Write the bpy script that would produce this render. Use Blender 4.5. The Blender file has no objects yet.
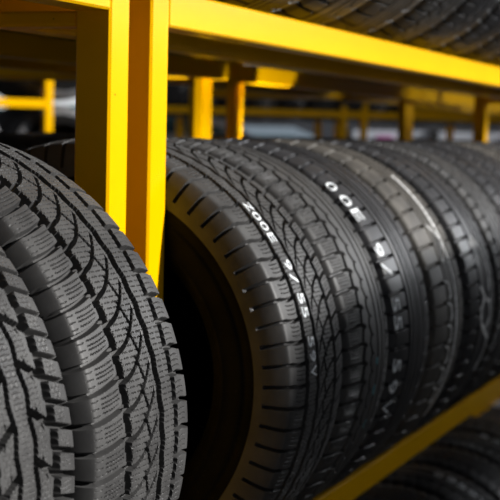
import bpy, math
import numpy as np
from mathutils import Vector, Matrix
D = bpy.data
SC = bpy.context.scene
COL = SC.collection
PI = math.pi

# ------------------------------------------------------------------ materials
def new_mat(name):
    m = D.materials.new(name); m.use_nodes = True
    nt = m.node_tree
    return m, nt, nt.nodes['Principled BSDF']

def node(nt, kind, **kw):
    n = nt.nodes.new(kind)
    for k, v in kw.items():
        if k in n.inputs: n.inputs[k].default_value = v
        else: setattr(n, k, v)
    return n

def noise(nt, scale, detail=4, rough=.55, vec=None):
    n = node(nt, 'ShaderNodeTexNoise', Scale=scale, Detail=detail, Roughness=rough)
    if vec is not None: nt.links.new(vec, n.inputs['Vector'])
    return n

def ramp(nt, fac, stops):
    r = nt.nodes.new('ShaderNodeValToRGB')
    e = r.color_ramp.elements
    while len(e) < len(stops): e.new(.5)
    for el, (p, c) in zip(e, stops):
        el.position = p; el.color = (*c, 1)
    nt.links.new(fac, r.inputs['Fac'])
    return r

def rubber(name, c0, c1, rough=.5, spec=.5, bump=.12, fine=900):
    m, nt, b = new_mat(name)
    tc = nt.nodes.new('ShaderNodeTexCoord')
    n = noise(nt, 22, 6, .6, tc.outputs['Object'])
    r = ramp(nt, n.outputs['Fac'], [(.35, c0), (.7, c1)])
    n2 = noise(nt, fine, 3, .6, tc.outputs['Object'])
    dust = noise(nt, 260, 5, .7, tc.outputs['Object'])
    dr = ramp(nt, dust.outputs['Fac'], [(.62, (0, 0, 0)), (.8, (.05, .045, .04))])
    mx = nt.nodes.new('ShaderNodeMix'); mx.data_type = 'RGBA'; mx.blend_type = 'ADD'
    mx.inputs[0].default_value = 1
    nt.links.new(r.outputs['Color'], mx.inputs[6]); nt.links.new(dr.outputs['Color'], mx.inputs[7])
    nt.links.new(mx.outputs[2], b.inputs['Base Color'])
    rr = nt.nodes.new('ShaderNodeMapRange')
    rr.inputs['To Min'].default_value = rough - .1; rr.inputs['To Max'].default_value = rough + .12
    nt.links.new(n.outputs['Fac'], rr.inputs['Value']); nt.links.new(rr.outputs[0], b.inputs['Roughness'])
    b.inputs['Specular IOR Level'].default_value = spec
    bp = node(nt, 'ShaderNodeBump', Strength=bump, Distance=.0006)
    nt.links.new(n2.outputs['Fac'], bp.inputs['Height']); nt.links.new(bp.outputs[0], b.inputs['Normal'])
    return m

M = {}
M['rubber'] = rubber('tread_rubber', (.040, .039, .039), (.072, .071, .070), .5, .4)
M['rubber_cold'] = rubber('tread_rubber_new', (.030, .030, .032), (.052, .052, .056), .40, .5)
M['rubber_dusty'] = rubber('tread_rubber_dusty', (.055, .051, .046), (.125, .115, .10), .55, .45)
M['rubber_far'] = rubber('grey_rubber', (.05, .05, .052), (.09, .09, .095), .5, .5)
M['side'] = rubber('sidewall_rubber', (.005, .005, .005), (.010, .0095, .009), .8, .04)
M['liner'] = rubber('liner_rubber', (.008, .008, .008), (.014, .013, .012), .65, .3)

def paint(name, col, worn, rough=.28):
    m, nt, b = new_mat(name)
    tc = nt.nodes.new('ShaderNodeTexCoord')
    n = noise(nt, 6, 5, .6, tc.outputs['Object'])
    r = ramp(nt, n.outputs['Fac'], [(.3, col), (.75, tuple(c * .93 for c in col))])
    n3 = noise(nt, 75, 3, .5, tc.outputs['Object'])
    sp = ramp(nt, n3.outputs['Fac'], [(.765, (0, 0, 0)), (.785, (1, 1, 1))])
    mx = nt.nodes.new('ShaderNodeMix'); mx.data_type = 'RGBA'
    mx.inputs[7].default_value = (*worn, 1)
    nt.links.new(sp.outputs['Color'], mx.inputs[0]); nt.links.new(r.outputs['Color'], mx.inputs[6])
    nt.links.new(mx.outputs[2], b.inputs['Base Color'])
    b.inputs['Roughness'].default_value = rough; b.inputs['Specular IOR Level'].default_value = .04
    n2 = noise(nt, 120, 3, .5, tc.outputs['Object'])
    bp = node(nt, 'ShaderNodeBump', Strength=.12, Distance=.001)
    nt.links.new(n2.outputs['Fac'], bp.inputs['Height']); nt.links.new(bp.outputs[0], b.inputs['Normal'])
    return m
M['yellow'] = paint('yellow_paint', (.90, .47, .0), (.10, .05, .01))

def plain(name, col, rough=.5, metallic=0, var=.12, scale=8, bump=0):
    m, nt, b = new_mat(name)
    tc = nt.nodes.new('ShaderNodeTexCoord')
    n = noise(nt, scale, 4, .6, tc.outputs['Object'])
    r = ramp(nt, n.outputs['Fac'], [(.3, tuple(c * (1 - var) for c in col)), (.7, tuple(min(1, c * (1 + var)) for c in col))])
    nt.links.new(r.outputs['Color'], b.inputs['Base Color'])
    b.inputs['Roughness'].default_value = rough; b.inputs['Metallic'].default_value = metallic
    if bump:
        bp = node(nt, 'ShaderNodeBump', Strength=bump, Distance=.01)
        nt.links.new(n.outputs['Fac'], bp.inputs['Height']); nt.links.new(bp.outputs[0], b.inputs['Normal'])
    return m
M['ink'] = plain('white_marking', (.88, .92, .95), .5, var=.03)
M['ink_pale'] = plain('teal_marking', (.12, .30, .34), .5)
M['crayon'] = plain('pale_chalk', (.72, .72, .70), .8, var=.5, scale=120)
M['ground'] = plain('asphalt', (.05, .05, .052), .8, scale=3, bump=.3)
M['wallm'] = plain('dark_cladding', (.035, .035, .04), .7, scale=.8)
M['white_wall'] = plain('pale_panel', (.50, .53, .60), .6, scale=1)
M['magenta'] = plain('magenta_panel', (.30, .03, .20), .6)
M['car_white'] = plain('white_car_paint', (.62, .65, .68), .25, var=.03)
M['car_silver'] = plain('pale_blue_car_paint', (.32, .40, .48), .25, var=.03)
M['glass'] = plain('tinted_window', (.06, .13, .14), .12, var=.05)
M['black'] = plain('black_plastic', (.012, .012, .013), .5)
M['wheel'] = plain('alloy', (.45, .45, .47), .35, .8)
M['redlamp'] = plain('red_lamp_plastic', (.30, .01, .01), .3)

# ------------------------------------------------------------------ helpers
def tag(o, label=None, cat=None, group=None, kind=None):
    if label: o['label'] = label
    if cat: o['category'] = cat
    if group: o['group'] = group
    if kind: o['kind'] = kind
    return o

def empty(name, loc=(0, 0, 0), rz=0, ry=0):
    o = D.objects.new(name, None); COL.objects.link(o)
    o.location = loc; o.rotation_euler = (0, ry, rz); o.empty_display_size = .05
    return o

def link(name, me, mat, parent=None, loc=None):
    o = D.objects.new(name, me); COL.objects.link(o)
    if mat is not None and not me.materials: me.materials.append(mat)
    if parent: o.parent = parent
    if loc: o.location = loc
    return o

class MB:
    def __init__(s): s.v = []; s.f = []
    def add(s, vs, fs):
        k = len(s.v); s.v += [tuple(v) for v in vs]; s.f += [tuple(i + k for i in f) for f in fs]
    def box(s, a, b, bev=.003):
        # box with chamfered edges
        a = np.array(a, float); b = np.array(b, float)
        lo = np.minimum(a, b); hi = np.maximum(a, b)
        e = min(bev, .45 * (hi - lo).min())
        bx = s.__class__._cham(lo, hi, e)
        s.add(*bx)
    @staticmethod
    def _cham(lo, hi, e):
        vs = []; idx = {}
        for sx in (0, 1):
            for sy in (0, 1):
                for sz in (0, 1):
                    for ax in range(3):
                        p = [0, 0, 0]
                        for i, sg in enumerate((sx, sy, sz)):
                            base = hi[i] if sg else lo[i]
                            p[i] = base if i == ax else base + (-e if sg else e)
                        idx[(sx, sy, sz, ax)] = len(vs); vs.append(p)
        fs = []
        def face(keys, out):
            q = [np.array(vs[idx[k]]) for k in keys]
            n = np.cross(q[1] - q[0], q[2] - q[0])
            ids = [idx[k] for k in keys]
            if np.dot(n, out) < 0: ids.reverse()
            fs.append(ids)
        for ax in range(3):
            o1, o2 = [i for i in range(3) if i != ax]
            for sg in (0, 1):
                ks = []
                for (u, v) in ((0, 0), (1, 0), (1, 1), (0, 1)):
                    t = [0, 0, 0]; t[ax] = sg; t[o1] = u; t[o2] = v
                    ks.append((*t, ax))
                out = np.zeros(3); out[ax] = 1 if sg else -1
                face(ks, out)
        for ax in range(3):   # edge along ax
            o1, o2 = [i for i in range(3) if i != ax]
            for u in (0, 1):
                for v in (0, 1):
                    def K(t, w):
                        q = [0, 0, 0]; q[ax] = t; q[o1] = u; q[o2] = v
                        return (*q, w)
                    out = np.zeros(3); out[o1] = 1 if u else -1; out[o2] = 1 if v else -1
                    face([K(0, o1), K(1, o1), K(1, o2), K(0, o2)], out)
        for sx in (0, 1):
            for sy in (0, 1):
                for sz in (0, 1):
                    out = np.array([1 if sx else -1, 1 if sy else -1, 1 if sz else -1])
                    face([(sx, sy, sz, 0), (sx, sy, sz, 1), (sx, sy, sz, 2)], out)
        return vs, fs
    def prism(s, poly, y0, y1, axis='y'):
        n = len(poly)
        if axis == 'y':
            vs = [(p[0], y0, p[1]) for p in poly] + [(p[0], y1, p[1]) for p in poly]
        else:
            vs = [(y0, p[0], p[1]) for p in poly] + [(y1, p[0], p[1]) for p in poly]
        fs = [tuple(range(n)), tuple(range(2 * n - 1, n - 1, -1))]
        fs += [(i, i + n, (i + 1) % n + n, (i + 1) % n) for i in range(n)]
        s.add(vs, fs)
    def cyl(s, c, r, h, axis='y', n=32, r2=None):
        r2 = r if r2 is None else r2
        vs = []
        for k, rr in ((-.5, r), (.5, r2)):
            for i in range(n):
                a = 2 * PI * i / n; u, v = rr * math.cos(a), rr * math.sin(a); w = k * h
                vs.append({'y': (c[0] + u, c[1] + w, c[2] + v), 'x': (c[0] + w, c[1] + u, c[2] + v), 'z': (c[0] + u, c[1] + v, c[2] + w)}[axis])
        fs = [tuple(range(n)), tuple(range(2 * n - 1, n - 1, -1))] + [(i, i + n, (i + 1) % n + n, (i + 1) % n) for i in range(n)]
        s.add(vs, fs)
    def build(s, name, mat, parent=None, smooth=False):
        me = D.meshes.new(name); me.from_pydata(s.v, [], s.f); me.update()
        import bmesh
        bm = bmesh.new(); bm.from_mesh(me); bmesh.ops.recalc_face_normals(bm, faces=bm.faces); bm.to_mesh(me); bm.free()
        if smooth: me.polygons.foreach_set('use_smooth', [True] * len(me.polygons))
        return link(name, me, mat, parent)

def copy_tree(o, parent=None):
    c = o.copy(); COL.objects.link(c); c.parent = parent
    for ch in list(o.children): copy_tree(ch, c)
    return c

# ------------------------------------------------------------------ tyres
# tyre axis = local X, centre at the origin, radius in the YZ plane.
# v = arc length measured clockwise from the front (-Y) upwards, s = sideways across the tread
R0 = .330
def sm(x, a, b):
    t = np.clip((x - a) / (b - a), 0, 1); return t * t * (3 - 2 * t)
def slot(d, w, e=.7):
    """1 inside a groove of width w (mm) at distance d from its centre line, 0 outside, e soft edge"""
    return 1 - sm(np.abs(d), w / 2 - e / 2, w / 2 + e / 2)
def flank(d, w, lip=.9):
    """slot whose lower flank slopes (top edge of the block below) and whose upper wall is steep"""
    return np.clip((d + w) / w, 0, 1) * (d < 0) + (d >= 0) * (1 - sm(d, 2.0 + lip, 2.6 + lip))
def wrap(x, p): return (x + p / 2) % p - p / 2
def tri(x): return 2 * np.abs(2 * (x - np.floor(x + .5))) - 1
def between(x, a, b, e=.5): return sm(x, a - e, a + e) * (1 - sm(x, b - e, b + e))

def wavy(v, s, sp, wl, amp, w):
    return slot(wrap(v + amp * tri(s / wl), sp), w, .5)

def pat_A(s, v):          # asymmetric winter tread with hooked grooves (s, v in mm)
    P = 30.0; g = np.zeros_like(s)
    # wide shoulder blocks, s < -47
    vc = 15 + 10 * ((s + 112) / 55) ** 2
    d = wrap(v - vc, P)
    g = np.maximum(g, 8.5 * flank(d, 2.8) * between(s, -140, -47))
    sip = wavy(d + 3 + .07 * s, s, 5.2, 4.2, .55, 1.0) * (np.abs(d - 1) > 6.0)
    g = np.maximum(g, 1.6 * sip * between(s, -90, -60))
    g = np.maximum(g, 1.2 * slot(wrap(d + 7.5, 7.5), .9, .5) * between(s, -104, -94) * (np.abs(d + 1) > 6))
    # left main groove
    vk = wrap(v - 25, P) / P
    gl = slot(s + 50.5 - 2.4 * vk, 12, 1.0)
    tie = 1 - .5 * slot(wrap(v - 25, P), 5, 2)
    g = np.maximum(g, 12 * gl * tie)
    # hooks, overlapping 1.6 pitches
    for k in (-1, 0, 1, 2, 3):
        vh = -11 + 48 * (np.clip(s + 54, 0, 80) / 70) ** 2
        for kk in (0,):
            d = wrap(v - vh, P)
        slope = 2 * 48 * np.clip(s + 54, 0, 80) / 70 ** 2
        dn = d / np.sqrt(1 + slope ** 2)
        ww = 5.2 - 1.9 * np.clip((s + 54) / 70, 0, 1)
        g = np.maximum(g, 9 * slot(dn, ww, .8) * between(s, -52, 13))
        break
    # thin diagonals between the hooks
    for k in (0, 1):
        t = ((v - 14) % P) / P
        sc = -4 - 11 * t
        g = np.maximum(g, 9 * slot(s - sc, 3.8, .7) * between(t, -.1, .93, .03))
        break
    # main groove and rib
    g = np.maximum(g, 12 * slot(s - 22 - 1.6 * tri(v / P + .3), 10.5, 1))
    # right stair groove and shoulder blocks
    t = ((v - 8) % P) / P
    g = np.maximum(g, 12 * slot(s - 58.5 - 3.5 * (t - .5), 10, 1) * (1 - .6 * slot(wrap(v - 8, P), 3, 1)))
    vs_ = 8 + 3 * np.sin(np.clip((s - 56) / 40, 0, 1) * PI)
    d2 = wrap(v - vs_, P)
    g = np.maximum(g, 8.5 * flank(d2, 2.4) * between(s, 53, 140))
    # sipes
    c = wavy(v, s, 6, 5, .5, 1.0)
    brk = np.abs(wrap(s, 13)) > 1.6
    g = np.maximum(g, 1.5 * c * between(s, -44, 17) * brk)
    g = np.maximum(g, 1.5 * c * between(s, 30, 53) * (np.abs(s - 41.5) > 2))
    g = np.maximum(g, 1.5 * wavy(d2 + 3, s, 6, 5, .5, .85) * between(s, 66, 88) * (np.abs(d2 + 1) > 5))
    return g

def pat_B(s, v):          # directional tread with honeycomb sipes and a ladder rib
    P = 45.0; g = np.zeros_like(s)
    a = np.abs(s)
    off = np.where(s < 0, 8.0, 0.0)
    vv = v + off
    g = np.maximum(g, 11 * slot(a - 14.5 - 2.2 * tri(vv / P + .1), 6.5, .9))
    # middle block cross grooves
    vm = 2 - 16 * (a - 13) / 28
    g = np.maximum(g, 11 * slot(wrap(vv - vm, P), 8, 1) * between(a, 14, 45))
    g = np.maximum(g, 6 * slot(a - 29 + wrap(vv - vm, P) * .35, 1.6, .6) * (np.abs(wrap(vv - vm, P)) < 9))
    # shoulder groove, stepped
    Q = P / 2
    t = ((vv - 2.5 + (a - 60) * .25) % Q) / Q
    g = np.maximum(g, 12 * slot(a - 50 - 3.5 * (t - .5), 14, 1.2) * (1 - .45 * slot(wrap(t * Q, Q), 4, 2)))
    d = wrap(vv - 2.5 + (a - 60) * .22, Q)
    g = np.maximum(g, 11 * slot(d, 5, 1) * between(a, 45, 140))
    # honeycomb sipes
    row = np.floor(v / 5.0)
    h = wavy(v, s, 5.0, 9, .7, .9)
    ver = slot(wrap(s + (row % 2) * 4.5, 9), .9, .5)
    hc = np.maximum(h, ver)
    g = np.maximum(g, .8 * hc * between(a, -1, 8))
    g = np.maximum(g, .8 * hc * between(a, 21, 37) * (np.abs(wrap(vv - vm, P)) > 5.5))
    g = np.maximum(g, .8 * hc * between(a, 61, 80) * (np.abs(d) > 5))
    return g

def make_pat(P, sh, ribs, zig, stair, rs, sipe_sp):
    """rib tread: sh left shoulder slots, list of straight grooves, zigzag groove, stair groove, right slots"""
    def f(s, v):
        g = np.zeros_like(s)
        d = wrap(v - 4 * np.sin((s + 110) / 60), P)
        edge = stair if stair else sh
        g = np.maximum(g, 8 * slot(d, 4.6, 1.4) * between(s, -140, edge))
        if stair:
            t = ((v - 3) % P) / P
            g = np.maximum(g, 10 * slot(s - stair - 7 * (t - .5), 8, 1.4))
            g = np.maximum(g, 8 * slot(wrap(v - 3 + .35 * (s - stair), P), 5, 1.2) * between(s, stair - 3, stair + 14))
        else:
            g = np.maximum(g, 10 * slot(s - sh, 7.5, 1.4))
        for x, w in ribs: g = np.maximum(g, 9 * slot(s - x, w + 1, 1.2))
        for x, w, a_ in zig:
            g = np.maximum(g, 9 * slot(s - x - a_ * tri(v / P), w + 1.5, 1.4))
            g = np.maximum(g, 6 * slot(wrap(v + P / 2 + .3 * (s - x), P), 2.4, 1.2) * between(s, x, x + 13))
        d2 = wrap(v - 3 - .12 * (s - rs), P)
        g = np.maximum(g, 7 * slot(d2, 3.4, 1.4) * between(s, rs, 140))
        if sipe_sp:
            sp = wavy(v, s, sipe_sp, 6, .7, 1.3)
            g = np.maximum(g, 1.3 * sp * between(s, -90, edge - 8) * (np.abs(d) > 4))
            g = np.maximum(g, 1.2 * sp * between(s, rs + 8, 84))
        return g
    return f

TREADS = {
    'A': (pat_A, 30.0, 69, .1155, .0008, .0010),
    'B': (pat_B, 45.0, 46, .1080, .0009, .0011),
    'C': (make_pat(28.8, -52, [(18, 3), (42, 3), (63, 3)], [(-14, 4, 3.2)], -46, 60, 5.0), 28.8, 72, .110, .0015, .0015),
    'D': (make_pat(30.5, -44, [(-24, 5), (-6, 2.4), (10, 5), (34, 5), (52, 2.5)], [], None, 52, 0), 30.5, 68, .112, .0017, .0017),
    'E': (make_pat(37, -34, [(-14, 5), (6, 5), (28, 5)], [(50, 4, 2)], None, 56, 0), 37, 56, .112, .0018, .0018),
    'F': (make_pat(31.4, -46, [(-4, 6), (46, 3)], [(22, 4, 3)], None, 62, 0), 31.4, 66, .113, .0020, .0020),
}

def tread_profile(hw, n):
    """points (x, r) and signed lateral distance s across the tread, outward normal"""
    cap = hw - .0135
    xs = np.linspace(-cap, cap, 60)
    crown = R0 - .0085 * np.abs(xs / cap) ** 3
    pts = list(zip(xs, crown))
    sh = []
    for i in range(1, 15):
        t = i / 14
        a = t * PI / 2
        x = cap + .0130 * math.sin(a) ** .9
        r = R0 - .0085 - .048 * t ** 1.15
        sh.append((x, r))
    full = [(-x, r) for x, r in reversed(sh)] + pts + sh
    full = np.array(full)
    seg = np.hypot(*np.diff(full, axis=0).T)
    L = np.concatenate([[0], np.cumsum(seg)]); L -= L[-1] / 2
    s = np.linspace(L[0], L[-1], n)
    x = np.interp(s, L, full[:, 0]); r = np.interp(s, L, full[:, 1])
    k = max(1, int(.004 / (s[1] - s[0])))
    ker = np.ones(2 * k + 1) / (2 * k + 1)
    xp = np.pad(x, k, mode='reflect', reflect_type='odd'); rp = np.pad(r, k, mode='reflect', reflect_type='odd')
    x = np.convolve(xp, ker, 'valid'); r = np.convolve(rp, ker, 'valid')
    tx = np.gradient(x); tr = np.gradient(r); ln = np.hypot(tx, tr)
    return s, x, r, -tr / ln, tx / ln

def grid_mesh(name, X, Y, Z, wrap_rows=True, smooth=False):
    nv, ns = X.shape
    co = np.stack([X, Y, Z], -1).reshape(-1, 3).astype(np.float32)
    i = np.arange(nv if wrap_rows else nv - 1)[:, None]; j = np.arange(ns - 1)[None, :]
    i2 = (i + 1) % nv
    f = np.stack([i * ns + j, i * ns + j + 1, i2 * ns + j + 1, i2 * ns + j], -1).reshape(-1, 4).astype(np.int32)
    me = D.meshes.new(name)
    me.vertices.add(len(co)); me.vertices.foreach_set('co', co.ravel())
    me.loops.add(f.size); me.loops.foreach_set('vertex_index', f.ravel())
    me.polygons.add(len(f)); me.polygons.foreach_set('loop_start', np.arange(0, f.size, 4, dtype=np.int32))
    me.polygons.foreach_set('use_smooth', np.full(len(f), smooth))
    me.update(calc_edges=True)
    return me

def tread_mesh(key):
    fn, P, N, hw, dv, ds = TREADS[key]
    n0 = int(.30 / ds * (hw / .11) * .95)
    s, x, r, nx, nr = tread_profile(hw, n0)
    per = max(8, int(round(2 * PI * R0 / N / dv)))
    if key == 'A': pass
    vv = np.arange(per) / per * P
    S, V = np.meshgrid(s * 1000, vv)
    h = fn(S, V)
    # fade grooves out at the bottom edge of the buttress
    lim = (np.abs(s[0])) * 1000
    h = h * (1 - sm(np.abs(S), lim - 16, lim - 5))
    h = np.tile(h, (N, 1)) / 1000
    nv = h.shape[0]
    th = np.arange(nv) / nv * 2 * PI                 # from -Y towards +Z
    rr = r[None, :] - nr[None, :] * h
    xx = x[None, :] - nx[None, :] * h
    th = th[:, None]
    return grid_mesh('tread_' + key, xx, -rr * np.cos(th), rr * np.sin(th)), (x[0], r[0])

def revolve(name, prof, n=160, smooth=True):
    p = np.array(prof); th = (np.arange(n) / n * 2 * PI)[:, None]
    r = p[:, 1][None, :]; x = np.repeat(p[:, 0][None, :], n, 0)
    return grid_mesh(name, x, -r * np.cos(th), r * np.sin(th), smooth=smooth)

def side_profile(x0, r0, sg):
    """from the tread edge down to the bead"""
    w = abs(x0)
    pr = [(w - .0015, r0 + .002), (w, r0 - .002), (w + .0002, r0 - .010), (w - .0002, r0 - .0101), (w - .0002, r0 - .016), (w + .0004, r0 - .0161),
          (w - .0008, .250), (w - .003, .240), (w - .003, .2395), (w - .0065, .228), (w - .0058, .2275), (w - .0062, .221), (w - .009, .2205),
          (w - .017, .212), (w - .024, .205), (w - .029, .2015), (w - .037, .2005)]
    return [(sg * x, r) for x, r in pr]

PARTS = {}
def tyre_meshes(key):
    if key in PARTS: return PARTS[key]
    tm, (xe, re) = tread_mesh(key)
    w = abs(xe)
    sides = [revolve('sidewall', side_profile(xe, re, sg), 200) for sg in (-1, 1)]
    ip = [(-w + .037, .2005), (-w + .032, .206), (-w + .022, .216), (-w + .012, .235), (-w + .010, .262), (-w + .020, .292), (-w + .04, R0 - .0235),
          (0, R0 - .0195), (w - .04, R0 - .0225), (w - .020, .292), (w - .010, .262), (w - .012, .235), (w - .022, .216), (w - .032, .206), (w - .037, .2005)]
    inner = revolve('inner_liner', ip, 120)
    PARTS[key] = (tm, sides, inner)
    return PARTS[key]

TREADS['G'] = (TREADS['F'][0], 31.4, 66, .113, .003, .003)
RUB = {'G': 'rubber_far', 'A': 'rubber', 'B': 'rubber', 'C': 'rubber', 'D': 'rubber_cold', 'E': 'rubber_dusty', 'F': 'rubber_cold'}
PROTO = {}
def tyre(key, loc, label, group, spin=0, turn=False):
    if key not in PROTO:
        tm, sides, inner = tyre_meshes(key)
        t = empty('tyre')
        link('tread', tm, M[RUB[key]], t)
        for sd in sides: link('sidewall', sd, M['side'], t)
        link('inner_liner', inner, M['liner'], t)
        PROTO[key] = t
    else:
        t = copy_tree(PROTO[key])
        for k in ('label', 'group'):
            if k in t: del t[k]
    t.location = loc; t.rotation_mode = 'XYZ'
    t.rotation_euler = (spin, 0, PI if turn else 0)
    tag(t, label, 'tyre', group)
    return t

FONT = None
def glyph_mesh(ch, height, width):
    cu = D.curves.new('glyph', 'FONT'); cu.body = ch; cu.size = 1.0; cu.resolution_u = 3
    cu.offset = .0
    o = D.objects.new('glyph', cu); COL.objects.link(o)
    dg = bpy.context.evaluated_depsgraph_get()
    me = D.meshes.new_from_object(o.evaluated_get(dg))
    D.objects.remove(o); D.curves.remove(cu)
    v = np.array([p.co[:] for p in me.vertices])
    fs = [tuple(p.vertices) for p in me.polygons]
    D.meshes.remove(me)
    lo, hi = v.min(0), v.max(0)
    v = (v - (lo + hi) / 2) / np.maximum(hi - lo, 1e-6)
    return v[:, 0] * width, v[:, 1] * height, fs

def marks_on_tyre(t, marks, mat, yc, zc, name='white_lettering'):
    """marks: (char, world x, angle deg above the front, height across the tread, width along it).  Text runs down the tread, its feet
    towards -X.  Built in the tyre's own frame as a thin skin of paint with a little thickness."""
    V = []; F = []
    mw = (Matrix.Translation(t.location) @ t.rotation_euler.to_matrix().to_4x4()).inverted()
    for ch, x, ang, hh, ww in marks:
        gx, gy, fs = glyph_mesh(ch, hh, ww)
        k = len(V)
        n = len(gx)
        for dr in (.0009, -.0006):
            for a_, b_ in zip(gx, gy):
                th = math.radians(ang) - a_ / R0
                r = R0 + dr - .0085 * min(1, abs((x + b_ - t.location.x) / .095)) ** 3
                V.append((mw @ Vector((x + b_, yc - r * math.cos(th), zc + r * math.sin(th))))[:])
        F += [tuple(i + k for i in f) for f in fs]
        F += [tuple(i + k + n for i in reversed(f)) for f in fs]
        cnt = {}
        for f in fs:
            for i in range(len(f)):
                e = (f[i], f[(i + 1) % len(f)]); cnt[e] = 1
        for (a_, b_) in cnt:
            if (b_, a_) not in cnt: F.append((b_ + k, a_ + k, a_ + k + n, b_ + k + n))
    me = D.meshes.new(name); me.from_pydata(V, [], F); me.update()
    o = link(name, me, mat, t)
    return o

def stroke_on_tyre(t, pts, w, mat, yc, zc, name='chalk_mark'):
    """a hand drawn line on the tread: pts (world x, angle deg)"""
    V = []; F = []
    mw = (Matrix.Translation(t.location) @ t.rotation_euler.to_matrix().to_4x4()).inverted()
    P = []
    for x, a in pts: P.append(np.array([x, math.radians(a) * R0]))
    Q = []
    for a, b in zip(P[:-1], P[1:]):
        for u in np.linspace(0, 1, 6)[:-1]: Q.append(a + (b - a) * u)
    Q.append(P[-1])
    for i, q in enumerate(Q):
        d = Q[min(i + 1, len(Q) - 1)] - Q[max(i - 1, 0)]; d /= (np.hypot(*d) + 1e-9)
        n = np.array([-d[1], d[0]]) * w / 2 * (.75 + .5 * math.sin(i * 2.3) ** 2)
        for sg in (1, -1):
            for dr in (.0010, -.0006):
                p = q + sg * n; th = p[1] / R0
                r = R0 + dr - .0085 * min(1, abs((p[0] - t.location.x) / .095)) ** 3
                V.append((mw @ Vector((p[0], yc - r * math.cos(th), zc + r * math.sin(th))))[:])
    for i in range(len(Q) - 1):
        a = 4 * i; b = a + 4
        F += [(a, a + 2, b + 2, b), (a + 1, b + 1, b + 3, a + 3), (a, b, b + 1, a + 1), (a + 2, a + 3, b + 3, b + 2)]
    e = 4 * (len(Q) - 1)
    F += [(0, 1, 3, 2), (e, e + 2, e + 3, e + 1)]
    me = D.meshes.new(name); me.from_pydata(V, [], F); me.update()
    return link(name, me, mat, t)

# ------------------------------------------------------------------ racks
GROUND = -1.62
YF = .833
T = .050
YC = .972
def rack(label, x0, x1, yf, depth, tops, dz=0, mids=(), top=1.10, rail_gap=.178, group='yellow steel tyre racks', proud=False, td=None, cb=(-.068, -.049)):
    td = td or T
    t = empty('tyre_rack', ((x0 + x1) / 2, yf + depth / 2, GROUND)); tag(t, label, 'rack', group)
    ox, oy, oz = t.location
    def bx(name, a, b):
        m = MB(); m.box((a[0] - ox, a[1] - oy, a[2] - oz), (b[0] - ox, b[1] - oy, b[2] - oz)); return m.build(name, M['yellow'], t)
    xs = [x0, *mids, x1 - T]
    for x in xs:
        for y in (yf, yf + depth - T):
            bx('post', (x, y, GROUND + .006), (x + T + (T - td) * .4, y + td, top))
            m = MB(); m.box((x - .025 - ox, y - .025 - oy, 0), (x + T + .025 - ox, y + T + .025 - oy, .006), .001); m.build('foot_plate', M['yellow'], t)
    yb = yf - T if proud else yf
    for z in tops:
        z = z + dz
        if proud:
            bx('beam', (x0, yb, z - .049), (x1, yb + T, z))
        else:
            for a, b in zip(xs[:-1], xs[1:]): bx('beam', (a + T, yf, z - .049), (b, yf + T, z))
        bx('rail', (x0 + .0, yf + T + rail_gap, z - .049), (x1, yf + T + rail_gap + T, z))
        for x in xs: bx('cross_bar', (x + .002, yf + T, z + cb[0]), (x + T - .002, yf + depth - T, z + cb[1]))
    return t

TOPS = [-1.503, -.658, .187, 1.032]
rackL = rack('yellow tyre rack on the left holding the two nearest tyres', .10, 1.559, YF, .55, TOPS, dz=.008)
rackR = rack('yellow tyre rack on the right with the long receding row of tyres', 1.6195, 5.60, YF, .55, TOPS, cb=(-.046, -.004))

def row_z(top): return top + math.sqrt(R0 ** 2 - .089 ** 2)
ZL = row_z(-.658 + .008); ZM = row_z(-.658); ZU = row_z(.187); ZD = row_z(-1.503)

# left rack
tyre('B', (1.0285, YC, ZL), 'nearest tyre at the bottom left corner with honeycomb sipes and a ladder rib', 'tyres on the left rack', spin=.03)
tyre('A', (1.2675, YC, ZL), 'large tyre with hooked diagonal grooves just left of the yellow posts', 'tyres on the left rack')
# right rack, middle shelf
RX = [(1.786, 'A', True), (2.013, 'C', False), (2.250, 'D', False), (2.487, 'E', False), (2.745, 'F', False), (2.985, 'C', True),
      (3.222, 'D', True), (3.458, 'F', True), (3.695, 'E', True), (3.93, 'C', False), (4.165, 'F', False)]
LB = ['first tyre right of the yellow posts, white lettering running down its second rib',
      'second tyre right of the yellow posts, square shoulder blocks and faint teal marks',
      'third tyre right of the yellow posts, a white character on each shoulder block',
      'fourth tyre right of the yellow posts, dusty with a long pale chalk line around it',
      'fifth tyre right of the yellow posts with chalk loops on its lower front',
      'sixth tyre from the yellow posts on the middle shelf, blurred dark tread',
      'seventh tyre from the yellow posts on the middle shelf, at the right picture edge',
      'eighth tyre from the yellow posts on the middle shelf, only its top showing',
      'ninth tyre from the yellow posts on the middle shelf, far top right of the row',
      'tenth tyre from the yellow posts on the middle shelf, blurred top at the right edge',
      'eleventh tyre from the yellow posts, last of the middle shelf row']
RT = []
for i, ((x, k, turn), lb) in enumerate(zip(RX, LB)):
    RT.append(tyre(k, (x, YC, ZM), lb, 'tyres on the middle shelf of the right rack', spin=[0, .01, .02, .0, .03, .05, .0, .02, .04, .01, .03][i], turn=turn))
ORD = ['first', 'second', 'third', 'fourth', 'fifth', 'sixth', 'seventh', 'eighth', 'ninth', 'tenth', 'eleventh', 'twelfth', 'thirteenth', 'fourteenth', 'fifteenth']
for i in range(15):
    k = 'CDFECFDCFEDCEFC'[i]
    tyre(k, (1.80 + .237 * i, YC, ZU), f'dark tyre on the upper shelf above the yellow beam, {ORD[i]} from the yellow posts', 'tyres on the upper shelf of the right rack', spin=.1 * i, turn=i % 2 == 1)
lows = []
for i in range(9):
    k = 'FDCEDFDCE'[i]
    lows.append(tyre(k, (2.21 + .237 * i, YC, ZD), f'shadowed tyre under the lower yellow beam, {ORD[i]} of the bottom shelf from the left', 'tyres on the bottom shelf of the right rack', spin=.07 * i, turn=i % 2 == 0))
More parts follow.
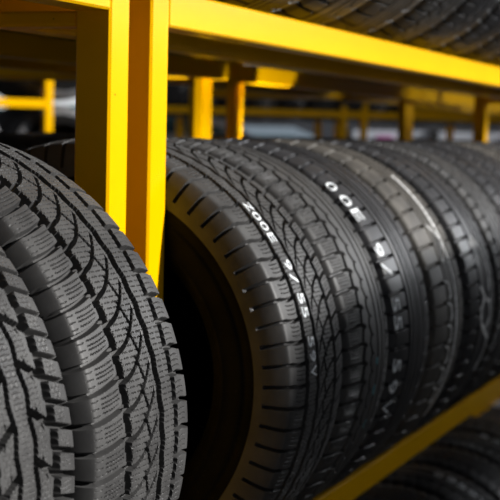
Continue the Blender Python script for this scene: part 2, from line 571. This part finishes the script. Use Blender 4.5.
for i in range(4):
    tyre('CDFE'[i], (.66 + .236 * i, YC, ZU + .008), f'dark tyre on the upper shelf of the left rack, {["fourth", "third", "second", "first"][i]} left of the yellow post', 'tyres on the upper shelf of the left rack', spin=.2 * i)

# lettering on the tyres
A_ = [('Z', 1.746, 46.5), ('0', 1.7455, 43.4), ('0', 1.745, 40.3), ('E', 1.745, 37), ('9', 1.7465, 29.5), ('/', 1.7465, 26), ('5', 1.746, 21), ('5', 1.746, 17.6), ('5', 1.746, 10.5), ('9', 1.746, 7), ('V', 1.746, 3.4)]
MARKS = {}
marks_on_tyre(RT[0], [(c, x + .0012, a, .018, .0150) for c, x, a in A_], M['ink'], YC, ZM)
A3 = [('0', 52, .020), ('0', 46, .024), ('E', 40.5, .024), ('9', 28.5, .024), ('/', 22.5, .026), ('5', 12, .024), ('5', 6.6, .024), ('5', -6, .024), ('9', -12.5, .024), ('V', -19, .024)]
marks_on_tyre(RT[2], [(c, 2.160, a, .026, h) for c, a, h in A3], M['ink'], YC, ZM)
marks_on_tyre(RT[1], [('5', 2.026, -1, .010, .012), ('9', 2.026, -9, .010, .018), ('V', 2.026, -19, .010, .016)], M['ink_pale'], YC, ZM, 'teal_lettering')
marks_on_tyre(lows[5], [('0', 3.405, 78, .03, .024), ('0', 3.405, 72, .03, .024), ('5', 3.40, 66.5, .03, .024), ('9', 3.395, 61, .03, .03), ('V', 3.395, 55, .03, .03)], M['ink'], YC, ZD)
marks_on_tyre(lows[7], [('5', 3.92, 79, .03, .024), ('5', 3.915, 72, .03, .024), ('9', 3.91, 66, .03, .024)], M['ink'], YC, ZD)
stroke_on_tyre(RT[3], [(2.505, a) for a in np.linspace(54, -34, 30)], .009, M['crayon'], YC, ZM, 'chalk_line')
stroke_on_tyre(RT[3], [(2.46, 33), (2.505, 27), (2.47, 20)], .004, M['crayon'], YC, ZM)
for k in range(6):
    stroke_on_tyre(RT[3], [(2.445, 14 - 7 * k), (2.47, 13 - 7 * k), (2.476, 9 - 7 * k), (2.46, 8 - 7 * k)], .004, M['crayon'], YC, ZM)
stroke_on_tyre(RT[4], [(2.70, 24), (2.715, 22)], .016, M['crayon'], YC, ZM)
stroke_on_tyre(RT[4], [(2.70, 18), (2.715, 16)], .016, M['crayon'], YC, ZM)
stroke_on_tyre(RT[4], [(2.72, 26), (2.755, 20), (2.775, 12), (2.765, 6)], .007, M['crayon'], YC, ZM)
stroke_on_tyre(RT[4], [(2.70, 8), (2.73, 4), (2.70, 0), (2.71, -5), (2.74, -8), (2.78, -4), (2.77, 2), (2.74, 3)], .008, M['crayon'], YC, ZM)
stroke_on_tyre(RT[4], [(2.74, -8), (2.79, -12), (2.80, -18), (2.77, -24)], .008, M['crayon'], YC, ZM)

# ------------------------------------------------------------------ second row of racks behind
YB = 1.56
gB = 'yellow racks behind the first row'
rackB1 = rack('yellow rack behind the first row, left of its paired posts', .60, 3.385, YB, .95, TOPS, proud=True, group=gB, td=.028, cb=(-.046, -.004))
rackB2 = rack('yellow rack behind the first row, right of its paired posts', 3.545, 5.23, YB, .95, TOPS, proud=True, group=gB, td=.028, cb=(-.046, -.004))
rackB3 = rack('farthest yellow rack of the row behind, right of the single distant post', 5.24, 8.2, YB, .95, TOPS, proud=True, group=gB, td=.028, cb=(-.046, -.004))
YCB = YB + T - T / 2 + .089
YCB = YB + T + .089
bx_ = [1.60 + .237 * i for i in range(7)] + [3.74 + .237 * i for i in range(6)] + [5.43 + .237 * i for i in range(7)]
for j, zt, nm in ((0, -.658, 'middle'), (1, .187, 'upper')):
    for i, x in enumerate(bx_):
        where = f'{ORD[6 - i]} left of its paired posts' if i < 7 else (f'{ORD[i - 7]} right of its paired posts' if i < 13 else f'{ORD[i - 13]} beyond the single distant post')
        tyre('CDFE'[(i + j) % 4], (x, YCB + .004 * (i % 2), row_z(zt)), f'dark tyre on the {nm} shelf of the rack behind, {where}', f'tyres on the {nm} shelf of the rack behind', spin=.13 * i)

# ------------------------------------------------------------------ far background, placed by direction from the camera
CAM = dict(f=1383.1, yaw=.4012, pit=.0845, rol=.0243)
F_ = np.array([math.cos(CAM['yaw']) * math.cos(CAM['pit']), math.sin(CAM['yaw']) * math.cos(CAM['pit']), -math.sin(CAM['pit'])])
R_ = np.array([math.sin(CAM['yaw']), -math.cos(CAM['yaw']), 0]); U_ = np.cross(R_, F_)
cr, sr = math.cos(CAM['rol']), math.sin(CAM['rol'])
RR = cr * R_ + sr * U_; UU = -sr * R_ + cr * U_
def ray(px, dist, z=0.0):
    """ground-plan point at horizontal distance dist whose image column is px"""
    d = F_ + RR * (px - 250) / CAM['f']; d = d / math.hypot(d[0], d[1])
    return float(d[0] * dist), float(d[1] * dist)

def far_rack(label, px0, px1, d0, d1, zt, mids, tyre_rows, face, top=1.0, group='far yellow racks', dzt=0, rear=True):
    (ax, ay), (bx, by) = ray(px0, d0), ray(px1, d1)
    L = math.hypot(bx - ax, by - ay); rz = math.atan2(by - ay, bx - ax)
    t = empty('tyre_rack', (ax, ay, GROUND), rz); tag(t, label, 'rack', group)
    def bxx(name, a, b):
        m = MB(); m.box(a, b); return m.build(name, M['yellow'], t)
    for fr in [0, *mids, 1]:
        x = fr * (L - T)
        for y in ((0, .50) if rear else (0,)): bxx('post', (x, y, 0), (x + T, y + T, top - GROUND))
        for z in zt: bxx('cross_bar', (x, T, z - GROUND - .049), (x + T, .50, z - GROUND))
    for z in zt:
        fr = [0, *mids, 1]
        for a, b in zip(fr[:-1], fr[1:]):
            bxx('beam', (a * (L - T) + T, 0, z - GROUND - .049), (b * (L - T), T, z - GROUND))
            if rear: bxx('rail', (a * (L - T) + T, .50, z - GROUND - .049), (b * (L - T), .50 + T, z - GROUND))
    return t, (ax, ay), rz, L

frA, (ax, ay), rz, L = far_rack('far yellow rack seen through the gap left of the posts', -90, 51.5, 8.0, 8.3, [-.52, .165], (), None, None, top=.34, rear=False)
ca, sa = math.cos(rz), math.sin(rz)
# tyres facing out of the left far rack, seen face on
PG = None
def face_tyre(key, u, vdepth, zc, label, group, frame):
    (ox, oy), r = frame
    c_, s_ = math.cos(r), math.sin(r)
    t = tyre(key, (ox + u * c_ - vdepth * s_, oy + u * s_ + vdepth * c_, zc), label, group)
    t.rotation_euler = (0, 0, r - PI / 2 if False else r + PI / 2)
    for ch in t.children:
        if ch.name.startswith('tread') or ch.name.startswith('sidewall'):
            pass
    return t
frame = ((ax, ay), rz)
for i, u in enumerate((L - .57, L + .09) * 3):
    face_tyre('G', u, .19 + .24 * (i // 2), .165 + R0 - .0, f'tyre facing out on the far rack above its yellow beam, {["left", "right"][i % 2]} pile, {["front", "middle", "rear"][i // 2]}', 'tyres facing out on the far left rack', frame)
for i, u in enumerate((L - .57, L + .09) * 3):
    face_tyre('G', u, .19 + .24 * (i // 2), -.52 + R0, f'tyre facing out below the far yellow beam, {["left", "right"][i % 2]} pile, {["front", "middle", "rear"][i // 2]}', 'tyres facing out on the far left rack', frame)

frB, (cx, cy), rz2, L2 = far_rack('long far yellow rack crossing the view behind the right row of tyres', 150, 560, 10.6, 12.2, [-.70, .190], (.10, .435, .485, .78), None, None, top=1.0)
for i in range(int(L2 / .25)):
    u = .18 + .25 * i
    c_, s_ = math.cos(rz2), math.sin(rz2)
    t = tyre('FCDE'[i % 4], (cx + u * c_ - .26 * s_, cy + u * s_ + .26 * c_, .190 + math.sqrt(R0 ** 2 - .225 ** 2)), f'dark tyre standing on the long far rack, {ORD[i] if i < 13 else "last"} from its left end', 'tyres on the long far rack')
    t.rotation_euler = (.1 * i, 0, rz2)

# pale panel wall and vehicles beyond
def oriented(name, px, dist, rz):
    x, y = ray(px, dist); return empty(name, (x, y, GROUND), rz)
def car(label, px, dist, rz, body, L=4.3, H=1.5, W=1.75, zs=1.0):
    t = oriented('car', px, dist, rz); tag(t, label, 'car')
    low = [(-L / 2, .35), (-L / 2 + .02, .78), (-L / 2 + .12, .93), (-L * .22, 1.0), (L * .30, .98), (L / 2 - .12, .86), (L / 2, .66), (L / 2, .3), (L * .40, .25), (-L * .42, .25)]
    low = [(a, b * zs) for a, b in low]
    m = MB(); m.prism(low, -W / 2, W / 2); b = m.build('body', body, t)
    cab = [(-L * .42, .95), (-L * .34, H - .10), (-L * .24, H), (L * .06, H), (L * .14, H - .08), (L * .27, .95)]
    cab = [(a, b * zs) for a, b in cab]
    m = MB(); m.prism(cab, -W / 2 + .12, W / 2 - .12); m.build('cabin', body, t)
    for sy in (-1, 1):
        y = sy * (W / 2 - .118)
        for pts in ([(-L * .37, 1.0), (-L * .31, H - .14), (-L * .12, H - .1), (-L * .12, 1.0)], [(-L * .105, 1.0), (-L * .105, H - .1), (L * .07, H - .1), (L * .20, 1.0)]):
            pts = [(a, b * zs) for a, b in pts]
            m = MB(); m.prism(pts, y - .01, y + .01); m.build('side_window', M['glass'], t)
        for xx in (-L * .31, L * .32):
            m = MB(); m.cyl((xx, sy * (W / 2 - .10), .31), .31, .2, 'y'); w = m.build('wheel', M['black'], t)
            m = MB(); m.cyl((xx, sy * (W / 2 - .0), .31), .20, .02, 'y'); m.build('hub_cap', M['wheel'], w)
    m = MB(); m.box((-L / 2 - .012, -W / 2 + .1, .70 * zs), (-L / 2 + .03, -W / 2 + .35, .85 * zs)); m.box((-L / 2 - .012, W / 2 - .1, .70 * zs), (-L / 2 + .03, W / 2 - .35, .85 * zs)); m.build('tail_lamp', M['redlamp'], t)
    return t
car('white van parked beyond the racks, seen left of the yellow posts', 108, 13.0, CAM['yaw'] - PI / 2 + .45, M['car_white'], H=1.24, L=4.6, zs=1.60)
car('pale blue car parked far behind, blurred between the background posts', 268, 19.0, CAM['yaw'] - PI / 2 + .1, M['car_silver'], H=1.32, L=3.4, zs=1.30)

(px_, py_), (qx_, qy_) = ray(336, 15), ray(540, 15.5)
LW = math.hypot(qx_ - px_, qy_ - py_)
t = empty('low_wall', (px_, py_, GROUND), math.atan2(qy_ - py_, qx_ - px_))
tag(t, 'low pale panel wall far behind the tyres at the right', 'wall')
m = MB(); m.box((0, 0, 0), (LW, .12, 1.55 + .13)); m.build('panel', M['white_wall'], t)
m = MB(); m.box((.40, -.03, 1.50), (.58, 0, 1.62)); m.build('sign_board', M['magenta'], t)
for fx in (.04, .98, 1.9):
    m = MB(); m.box((fx, -.06, 0), (fx + .10, -.001, 1.69)); m.build('upright', M['black'], t)

# ------------------------------------------------------------------ setting
m = MB(); m.box((-12, -10, GROUND - .1), (34, 30, GROUND)); o = m.build('floor', M['ground']); tag(o, kind='structure')
(a0, a1), (b0, b1) = ray(-500, 22), ray(1100, 24)
t_ang = math.atan2(b1 - a1, b0 - a0); LL = math.hypot(b0 - a0, b1 - a1)
m = MB(); m.box((0, 0, GROUND), (LL, .2, 5)); o = m.build('wall_back', M['wallm']); o.location = (a0, a1, 0); o.rotation_euler = (0, 0, t_ang); tag(o, kind='structure')

m = MB(); m.box((-6, -3.03, 1.9), (16, -.9, 2.0)); m.box((9.3, -.9, 1.9), (13.2, 1.3, 2.0)); o = m.build('added_canopy', M['wallm']); tag(o, kind='structure')  # unseen canopy, added to shade the upper tyres and the long far rack
# unseen partition, added and shaped to keep the low light off the lower shelves
m = MB(); m.prism([(1.97, GROUND), (9, GROUND), (9, .63), (3.02, .62), (2.84, .61), (2.64, .60), (2.17, .55), (2.05, .3), (1.97, -.3)], -1.3, -1.2); o = m.build('added_shade_partition', M['wallm']); tag(o, kind='structure')
# ------------------------------------------------------------------ light
w = D.worlds.new('World'); SC.world = w; w.use_nodes = True
bg = w.node_tree.nodes['Background']
bg.inputs['Color'].default_value = (.82, .88, 1.0, 1); bg.inputs['Strength'].default_value = .095

s = D.lights.new('sun', 'SUN'); s.energy = 6.4; s.angle = math.radians(2); s.color = (1, .98, .95)
so = D.objects.new('sun', s); COL.objects.link(so)
dirv = Vector((-.21, .84, -.365)).normalized()
so.rotation_euler = dirv.to_track_quat('-Z', 'Y').to_euler()

def spot(loc, aim, energy, deg, blend=.15):  # added spots without a fixture, for the sunny patches on the rear racks
    l = D.lights.new('added_spot', 'SPOT'); l.energy = energy; l.spot_size = math.radians(deg); l.spot_blend = blend; l.shadow_soft_size = .01; l.color = (1, .95, .85)
    o = D.objects.new('added_spot', l); COL.objects.link(o); o.location = loc
    o.rotation_euler = (Vector(aim) - Vector(loc)).to_track_quat('-Z', 'Y').to_euler()
al = D.lights.new('added_sheen_light', 'AREA'); al.shape = 'RECTANGLE'; al.size = 2.2; al.size_y = 1.6; al.energy = 190; al.color = (.93, .96, 1)  # added area light for sheen on the treads; no opening stands there
ao = D.objects.new('added_sheen_light', al); COL.objects.link(ao); ao.location = (7.5, -2.6, 1.6)
ao.rotation_euler = (Vector((2.2, .7, -.1)) - ao.location).to_track_quat('-Z', 'Y').to_euler()
spot((3.35, 1.36, -.55), (3.73, 1.51, .16), 110, 20, .06)
spot((3.20, 1.36, -.55), (3.36, 1.56, .0), 60, 17)

# ------------------------------------------------------------------ camera
cam = D.cameras.new('camera'); co = D.objects.new('camera', cam); COL.objects.link(co)
cam.sensor_width = 36; cam.lens = CAM['f'] / 500 * 36
cam.clip_start = .05; cam.clip_end = 200
rot = Matrix(((RR[0], UU[0], -F_[0]), (RR[1], UU[1], -F_[1]), (RR[2], UU[2], -F_[2])))
co.rotation_euler = rot.to_euler(); co.location = (0, 0, 0)
cam.dof.use_dof = True; cam.dof.focus_distance = 1.50; cam.dof.aperture_fstop = 9.0
SC.camera = co
SC.view_settings.view_transform = 'Standard'; SC.view_settings.look = 'None'
SC.view_settings.exposure = 0; SC.view_settings.gamma = 1
